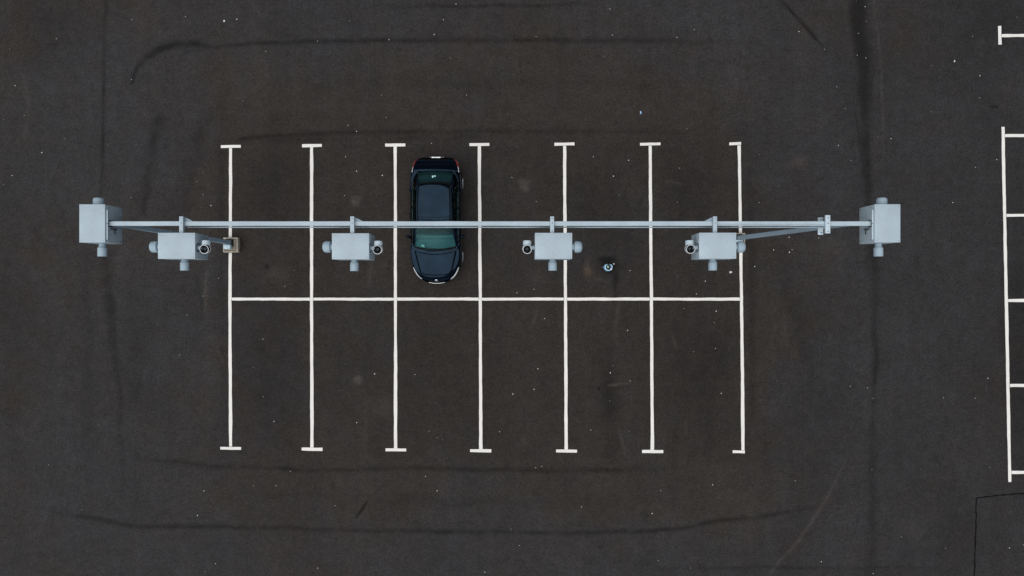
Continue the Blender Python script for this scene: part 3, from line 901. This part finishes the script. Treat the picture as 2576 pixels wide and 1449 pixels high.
# sides: roof rails, pillars and windows (ruled between belt and roof edge)
def belt(t_, side):     # base of side glass
    s = 1.36 + (3.72 - 1.36) * t_
    return Vector((side * (fw(s) * fsh(s) - .022), S(s), fzb(s) + .006))
def eave(t_, side):
    v = .02 + .95 * t_
    s0 = 1.985 + (3.27 - 1.985) * t_
    return Vector((side * (RW(v) + .055), S(s0), 1.352 + .05 * (4 * v * (1 - v)) ** .8 - .012 * t_))
def side_fn(t0, t1, side, v0=0.0, v1=1.0, out=0.0):
    def fn(u, v):
        tt = t0 + (t1 - t0) * u; vv = v0 + (v1 - v0) * v
        p = belt(tt, side).lerp(eave(tt, side), vv); b = math.sin(math.pi * vv) * .035 + out
        return p + Vector((side * b, 0, b * .4))
    return fn
for sd in (-1, 1):
    cpatch('front_side_window', side_fn(.0, .475, sd, .02, .93), 10, 8, 'glass', None, 0)
    cpatch('rear_side_window', side_fn(.515, .86, sd, .02, .93), 10, 8, 'glass', None, 0)
    cpatch('pillar', side_fn(.475, .515, sd, 0, .95, .003), 2, 8, 'trim', None, .006)
    # roof rail: from roof edge down to eave
    def rail_fn(u, v, sd=sd):
        v_ = .0 + u
        a = roof_fn(1.0 if sd > 0 else 0.0, v_); tt = (v_ - .02) / .95
        b = eave(min(max(tt, 0), 1), sd)
        p = a.lerp(b, v); p.z += .012 * math.sin(math.pi * v)
        return p
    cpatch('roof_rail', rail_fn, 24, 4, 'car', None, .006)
    cpatch('roof_gutter', lambda u, v, sd=sd: roof_fn((1 if sd > 0 else 0) - sd * (.0 + .022 * v), .01 + .98 * u, 1, .007), 24, 1, 'trim', roof, 0)
    # front pillar: between windscreen edge and front edge of the side window
    def ap_fn(u, v, sd=sd):
        a = ws_fn(1.0 if sd > 0 else 0.0, v); b = side_fn(0, 1, sd)(0, v)
        p = a.lerp(b, u); q_ = math.sin(math.pi * u) * .012
        return p + Vector((sd * q_, 0, q_))
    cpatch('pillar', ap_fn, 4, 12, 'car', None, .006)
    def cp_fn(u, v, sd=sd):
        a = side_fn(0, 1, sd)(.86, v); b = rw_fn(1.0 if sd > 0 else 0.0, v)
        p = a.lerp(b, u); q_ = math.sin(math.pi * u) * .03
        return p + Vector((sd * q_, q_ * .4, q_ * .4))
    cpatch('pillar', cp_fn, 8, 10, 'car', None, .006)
    # bright beltline strip, door shut lines, handles
    cpatch('belt_moulding', lambda u, v, sd=sd: belt(.0 + .9 * u, sd) + Vector((sd * (.004 + .016 * v), 0, .004 - .004 * v)), 24, 1, 'trim', None, 0)
    for (sl, nm) in ((1.30, 'front_door_line'), (2.42, 'centre_door_line'), (3.32, 'rear_door_line')):
        cpatch('door_shut_line', lambda u, v, sl=sl, sd=sd: body_pt(sl + .009 * u, .6 + 4.2 * v, .002, sd), 1, 14, 'trim', body, 0)
    for sh in (2.22, 3.12):
        pa = body_pt(sh, 3.7, .022, sd); pb = body_pt(sh + .17, 3.7, .022, sd)
        mesh_obj('door_handle', lathe([(0, .008), (.01, .014), ((pb - pa).length - .01, .014), ((pb - pa).length, .008)], pa, pb, 10), 'car', body)
    # door mirror: swept pod on a foot
    bm = bmesh.new()
    base = Vector((sd * .83, S(1.50), .965)); tip = Vector((sd * 1.005, S(1.62), 1.03))
    ax_ = (tip - base)
    prof = [(0, .020), (.05, .036), (.07, .060), (.12, .078), (.17, .070), (.205, .045), (.215, .015)]
    bm_lathe(bm, prof, base, tip, 18)
    for v in bm.verts:
        rel = v.co - base; al = rel.dot(ax_.normalized()); perp = rel - ax_.normalized() * al
        perp.z *= 1.05; perp.y *= .72
        v.co = base + ax_.normalized() * al + perp
    mir = mesh_obj('door_mirror', bm, 'car', car, (0, 0, 0), 60)
    # lamps
    def head_fn(u, v, sd=sd):
        s = .11 + .42 * u
        lo_, hi_ = 3.3 + .6 * u, 5.9 - .95 * u
        return body_pt(s, lo_ + (hi_ - lo_) * v, .006, sd)
    hl = cpatch('headlight', head_fn, 14, 6, 'lamp', None, .006)
    cpatch('headlight_bezel', lambda u, v, sd=sd: body_pt(.13 + .36 * u, 5.95 - .92 * u + .4 * v, .004, sd), 12, 2, 'trim', hl, 0)
    def tail_fn(u, v, sd=sd):
        s = 3.99 + .275 * u
        lo_ = 2.6 + .8 * u; hi_ = 5.05 + 1.0 * u * (1 - .4 * u)
        return body_pt(s, lo_ + (hi_ - lo_) * v, .007, sd)
    tl = cpatch('tail_light', tail_fn, 12, 8, 'red', None, .006)
    cpatch('reverse_lens', lambda u, v, sd=sd: body_pt(3.80 + .20 * u, 4.35 + .55 * v, .008, sd), 8, 2, 'lamp', tl, .004)
    # mudguard lip
    for c_ in WHEELS:
        cpatch('wheel_arch', lambda u, v, c_=c_, sd=sd: (lambda an, rr: Vector((sd * (max(fw(c_ + rr * math.cos(an)), .83) - .05 + .062 * v), S(c_ + rr * math.cos(an)), WR + rr * math.sin(an))))(math.pi * (.03 + .94 * u), AR - .004), 24, 2, 'trim', body, .008)
# grille, badge, plates, bumper trim
cpatch('grille', lambda u, v: Vector(((u * 2 - 1) * (.46 - .05 * v), S(.075 + .10 * (u * 2 - 1) ** 2 - .075 * v), .62 - .15 * v)) + Vector((0, -.03, 0)), 16, 5, 'trim', None, .01)
cpatch('grille_bar', lambda u, v: Vector(((u * 2 - 1) * .46, S(.055 + .11 * (u * 2 - 1) ** 2) - .0, .672 - .03 * v - .03 * (u * 2 - 1) ** 2)) + Vector((0, -.012 - .012 * v, 0)), 18, 2, 'car', None, .012)
cpatch('bumper_strip', lambda u, v: Vector(((u * 2 - 1) * .335, S(-.030 + .055 * (u * 2 - 1) ** 2 - .016 * v), .50 - .012 * v)), 16, 1, 'chrome', None, .012)
cpatch('front_plate', lambda u, v: Vector(((u * 2 - 1) * .26, S(-.045 + .035 * (u * 2 - 1) ** 2), .48 - .11 * v)), 10, 2, 'plate', None, .008)
bm = lathe([(0, .052), (.010, .050), (.014, .040)], (0, S(.065), .680), (0, S(.065) - .5, 1.4), 24)
for v in bm.verts: v.co.y = S(.065) + (v.co.y - S(.065)) * .8
mesh_obj('badge', bm, 'chrome', car)
cpatch('rear_bumper_ledge', lambda u, v: Vector(((u * 2 - 1) * (.66 - .02 * v), S(4.275 + .125 * (1 - abs(u * 2 - 1) ** 2.2) + .012 * v), .60 - .03 * v)), 20, 2, 'car', None, .02)
for k in range(6):
    x = -.130 + k * .052 + random.uniform(-.004, .004)
    mesh_obj('badge_letter', box(x - .017, x + .017, S(4.335), S(4.372), .735, .752, .003), 'chrome', car)
cpatch('rear_plate', lambda u, v: Vector(((u * 2 - 1) * .26, S(4.387), .61 - .11 * v)), 4, 2, 'plate', None, .008)
cpatch('hatch_shut_line', lambda u, v: body_pt(4.055 + .012 * v, 5.9 + 5.09 * u, .003, 1), 12, 1, 'trim', body, 0)
cpatch('hatch_shut_line', lambda u, v: body_pt(4.055 + .012 * v, 5.9 + 5.09 * u, .003, -1), 12, 1, 'trim', body, 0)
# wheels
def wheel(x, s, sd):
    w = empty('wheel', (x, S(s), WR)); w.parent = car
    mesh_obj('tyre', lathe([(-.10, .215), (-.10, .285), (-.085, .31), (-.04, .315), (.04, .315), (.085, .31), (.10, .285), (.10, .215)], (0, 0, 0), (sd, 0, 0), 40), 'tyre', w, (0, 0, 0), 50)
    bm = lathe([(.06, .215), (.104, .218), (.112, .205), (.09, .19), (.085, .06), (.106, .05), (.108, .0001)], (0, 0, 0), (sd, 0, 0), 40, True, False)
    rim_ = mesh_obj('rim', bm, 'alloy', w, (0, 0, 0), 40)
    for k in range(5):
        an = 2 * math.pi * k / 5
        bm = box(.085, .112, -.03, .03, .04, .20, .008)
        bmesh.ops.rotate(bm, verts=bm.verts, cent=(0, 0, 0), matrix=Matrix.Rotation(an, 3, 'X'))
        if sd < 0:
            for v in bm.verts: v.co.x = -v.co.x
        mesh_obj('spoke', bm, 'alloy', rim_)
for c_ in WHEELS:
    for sd in (-1, 1):
        wheel(sd * .795, c_, sd)
# interior
def dash_fn(u, v):
    x_ = u * 2 - 1
    s = 1.15 + .10 * x_ * x_ + (.52 - .05 * x_ * x_) * v
    return Vector((x_ * .74, S(s), .925 + .02 * math.sin(math.pi * v) - .30 * max(0, v - .88) / .12 * .5 - .02 * x_ * x_))
dash = cpatch('dashboard', dash_fn, 20, 16, 'dash', None, .03)
bm = box(-.13, .13, S(1.50), S(1.70), .55, .90, .04, 3); mesh_obj('console', bm, 'seat', dash)
cpatch('dash_line', lambda u, v: dash_fn(.05 + .9 * u, .55 + .03 * v + .12 * math.sin(math.pi * u)) + Vector((0, 0, .018)), 20, 1, 'seat', dash, 0)
for x in (-.36, .36):
    st = mesh_obj('front_seat', box(x - .25, x + .25, S(2.02), S(2.52), .42, .58, .06, 3), 'seat', car)
    bk = box(x - .24, x + .24, S(2.44), S(2.60), .55, 1.10, .06, 3)
    for v in bk.verts: v.co.y += (v.co.z - .55) * .35
    mesh_obj('seat_back', bk, 'seat', st)
    mesh_obj('headrest', box(x - .12, x + .12, S(2.64), S(2.74), 1.12, 1.28, .04, 3), 'seat', st)
st = mesh_obj('rear_seat', box(-.62, .62, S(2.95), S(3.35), .42, .58, .06, 3), 'seat', car)
bk = box(-.62, .62, S(3.30), S(3.42), .55, 1.02, .05, 3); mesh_obj('seat_back', bk, 'seat', st)
sw = mesh_obj('steering_wheel', torus((-.36, S(1.82), .90), (0, .85, .5), .18, .018, 28, 8), 'trim', car)
mesh_obj('steering_hub', box(-.45, -.27, S(1.80), S(1.84), .87, .93, .015), 'trim', sw)
cpatch('parcel_shelf', lambda u, v: Vector(((u * 2 - 1) * (.66 - .04 * v), S(3.82 - .36 * v - .06 * (u * 2 - 1) ** 2), 1.00 + .0 * v)), 10, 4, 'shelf', None, .02)
bm = box(-.12, .12, S(1.93), S(2.02), 1.30, 1.375, .02, 2)
for v in bm.verts:
    if v.co.y < S(1.96): v.co.x *= .75
mesh_obj('cabin_mirror', bm, 'seat', car)
# paper slip at the foot of the windscreen, pale teal two-lobed patch on the rear glass
cpatch('permit', lambda u, v: ws_fn(.155 + .085 * u, .055 + .135 * v) + Vector((0, .004, -.010)), 3, 3, 'permit', None, .002)
for (u0, u1, v0, v1) in ((.425, .485, .46, .62), (.49, .545, .46, .56)):
    cpatch('rear_glass_patch', lambda u, v: rw_fn(u0 + (u1 - u0) * (.5 + (u - .5) * (1 - .45 * v * v)), v0 + (v1 - v0) * v) + Vector((0, .004, .006)), 4, 4, 'teal_patch', None, .001)

# ------------------------------------------------------------------ round fixture on the ground
gf = empty('ground_fixture', (gx(1528.2), gy(672.5), 0))
tag(gf, 'small round pale blue fixture with dark open centre standing on the asphalt', 'ground fixture')
mesh_obj('base', lathe([(0, .20), (.03, .195), (.05, .175), (.06, .16)], (0, 0, 0), (0, 0, 1), 32), 'dark', gf)
bm = bmesh.new()
prof = [(.055, .135), (.075, .148), (.20, .150), (.255, .146), (.275, .132), (.278, .110), (.268, .092), (.16, .086)]
bm_lathe(bm, prof, (0, 0, 0), (0, 0, 1), 40, True, True)
for v in bm.verts:       # D-shaped: flattened towards the back, squarer at one corner
    if v.co.y > .09 and v.co.xy.length > .1: v.co.y = .09 + (v.co.y - .09) * .45
    if v.co.x > 0 and v.co.y > 0 and v.co.xy.length > .1: v.co.x *= 1.05
    v.co.y *= .92
shellb = mesh_obj('shell', bm, 'blue_body', gf, (0, 0, 0), 40)
mesh_obj('well', lathe([(.161, .0875), (.2695, .0935)], (.004, -.004, 0), (.004, -.004, 1), 32, True, False), 'hole', shellb)
mesh_obj('collar', torus((.004, .0, .277), (0, 0, 1), .090, .010), 'hole', shellb)
bm = lathe([(.163, .050), (.24, .046), (.252, .036), (.256, .012)], (-.012, .018, 0), (-.012, .018, 1), 24)
for v in bm.verts:
    v.co.x *= .72
bmesh.ops.rotate(bm, verts=bm.verts, cent=(0, 0, 0), matrix=Matrix.Rotation(R(28), 3, 'Z'))
mesh_obj('lens', bm, 'green_lens', gf)
mesh_obj('knob', lathe([(.25, .028), (.285, .034), (.300, .028), (.304, .01)], (.092, -.068, 0), (.092, -.068, 1), 20), 'white_knob', gf)
mesh_obj('slot_cover', box(-.022, .012, .078, .118, .262, .284, .005), 'hole', shellb)
lv = mesh_obj('lever', lathe([(0, .011), (.10, .010)], (.10, .08, .22), (.19, .115, .22), 8), 'dark', gf)
mesh_obj('lever_tip', box(.170, .218, .098, .130, .205, .240, .010), 'white_knob', lv)
lv2 = mesh_obj('side_stub', lathe([(0, .016), (.09, .014)], (-.13, .008, .10), (-.24, .008, .07), 8), 'screw', gf)

# ------------------------------------------------------------------ chips and scraps lying about
def pebble_mesh(name, mat, seed):
    r = random.Random(seed)
    bm = bmesh.new(); bmesh.ops.create_icosphere(bm, subdivisions=1, radius=1)
    for v in bm.verts:
        v.co = Vector((v.co.x * r.uniform(.75, 1.1), v.co.y * r.uniform(.55, .9), (v.co.z * .55 + .35) * r.uniform(.8, 1.1)))
        if v.co.z < 0: v.co.z = 0
    me_ = bpy.data.meshes.new(name); bm.to_mesh(me_); bm.free(); me_.materials.append(M[mat]); return me_
PEB = [pebble_mesh('stone_chip', 'chip_white', k) for k in range(4)] + [pebble_mesh('stone_chip', 'chip_grey', 10 + k) for k in range(3)]
k_ = .35511
def A(x0, y0, L): return [(x0 + a * k_, y0 + b * k_) for a, b in L]
spots = A(0, 0, [(1678,137),(1884,364),(2249,292),(400,275),(69,348),(108,606),(172,818),(27,849),(463,982),(766,1028),(87,1244),(1436,1221),(1440,1380),(928,1398),(1395,1287),(2465,888),(2449,1112),(2527,1212),(1722,716),(774,611),(933,563),(934,139),(27,1308),(298,1082),(1314,118)])
spots += A(823.3, 0, [(912,30),(2003,64),(437,282),(758,246),(1479,260),(2019,248),(385,673),(987,673),(1276,803),(416,833),(147,888),(208,931),(738,1016),(1347,1038),(130,1111),(390,1243),(208,1212),(122,1386),(1885,1110),(2134,1136),(2496,1190),(2027,1248),(2068,1380),(1480,1428),(2547,914),(1308,1257),(1961,400),(872,410),(823,140),(157,148),(2477,265)])
spots += A(1661.2, 0, [(117,264),(240,209),(981,224),(1163,349),(1402,237),(1457,150),(1387,10),(1450,48),(1394,391),(1455,411),(1919,465),(2211,259),(2262,537),(2260,694),(1249,615),(1309,771),(1919,791),(188,913),(699,1092),(137,1191),(1261,1031),(1351,1138),(2231,1185),(2382,1130),(2071,1435),(2526,122),(1540,973),(1633,982),(119,1433),(698,1436)])
spots += A(0, 640.3, [(1549,168),(2019,224),(2085,114),(1325,428),(1864,599),(1790,800),(1866,1006),(1941,1182),(2527,1190),(71,1032),(1274,711),(1332,757),(1336,675),(1440,294)])
spots += A(0, 936.7, [(345,655),(579,974),(1446,839),(2058,702),(1956,801),(1796,801),(2375,943),(1528,1354),(1455,1409),(2250,1386),(1400,1012)])
spots += A(823.3, 936.7, [(721,416),(778,463),(817,474),(799,623),(697,736),(779,838),(208,355),(57,943),(1465,120),(1315,153),(1477,675),(1519,666),(1221,420),(1867,408),(2000,202),(2005,4),(2136,416),(2360,837),(2301,999),(1801,952),(2344,1334),(1303,1110),(1362,1226),(1116,1415),(336,10),(621,15),(2146,60)])
spots += A(1661.2, 936.7, [(829,61),(431,148),(370,796),(956,768),(1345,99),(1467,110),(1506,183),(2006,180),(2319,41),(2230,183),(2307,126),(2334,674),(1706,1165),(2019,1246),(2472,1243),(2570,1222),(1507,1425),(1140,1340),(1497,690),(1846,687),(212,1386)])
k_ = .25249
spots += A(1280.7, 640.3, [(78,381),(247,345),(353,637),(438,673),(287,1138),(248,1342),(38,1388),(1038,1107),(1007,1177),(1683,215),(1955,265),(1866,392),(1742,539),(2062,564),(2045,678),(1824,873),(2055,935),(1839,967),(2113,1381),(1180,755),(2447,118),(1205,160)])
spots += [(329.5, 570.5), (531, 517), (464.8, 568), (1985, 597), (1992.6, 628), (1946, 629), (2256.8, 535.0), (2204.5, 509), (2059.7, 598.6)]
for i, (x, y) in enumerate(spots):
    o = bpy.data.objects.new('stone_chip', PEB[random.choice((0, 1, 2, 3, 0, 1, 2, 4, 5, 6))])
    r_ = random.choice((.012, .015, .018, .021, .026))
    o.location = (gx(x), gy(y), .0005); o.rotation_euler = (0, 0, random.uniform(0, 6.28)); o.scale = (r_, r_, r_)
    col.objects.link(o)
    tag(o, 'tiny pale stone chip lying on the dark asphalt', 'stone chip', 'pale stone chips scattered over the asphalt')
def big_chip(x, y, r_, name, label, cat, mi=0):
    o = bpy.data.objects.new(name, PEB[mi]); o.location = (gx(x), gy(y), .0005); o.scale = (r_, r_, r_); o.rotation_euler = (0, 0, 1.2)
    col.objects.link(o); tag(o, label, cat); return o
big_chip(564.6, 53.3, .048, 'pale_stone', 'larger white stone alone above the curved tyre mark', 'stone', 0)
big_chip(2400.6, 154.2, .046, 'pale_stone', 'larger white stone between the tar strip and the short crossbar line', 'stone', 2)
big_chip(1985.5, 634.5, .034, 'pale_stone', 'white stone lying between the beam and a camera box', 'stone', 1)
def scrap(x, y, w, h, rz, mat, name, label, cat):
    bm = bmesh.new()
    n = 4
    vs_ = [[bm.verts.new((-w / 2 + w * i / n, -h / 2 + h * j / n, .004 + .012 * random.random())) for i in range(n + 1)] for j in range(n + 1)]
    for j in range(n):
        for i in range(n): bm.faces.new((vs_[j][i], vs_[j][i + 1], vs_[j + 1][i + 1], vs_[j + 1][i]))
    o = mesh_obj(name, bm, mat, None, (gx(x), gy(y), 0), 0, (0, 0, rz))
    s_ = o.modifiers.new('thickness', 'SOLIDIFY'); s_.thickness = .003
    tag(o, label, cat)
scrap(1838, 684.7, .092, .062, .25, 'paper', 'paper_scrap', 'small grey-white paper scrap below the camera box by the corner bay line', 'paper')
scrap(1611.6, 283.4, .045, .10, .2, 'blue_scrap', 'plastic_scrap', 'small pale blue plastic scrap alone on the aisle asphalt', 'plastic')
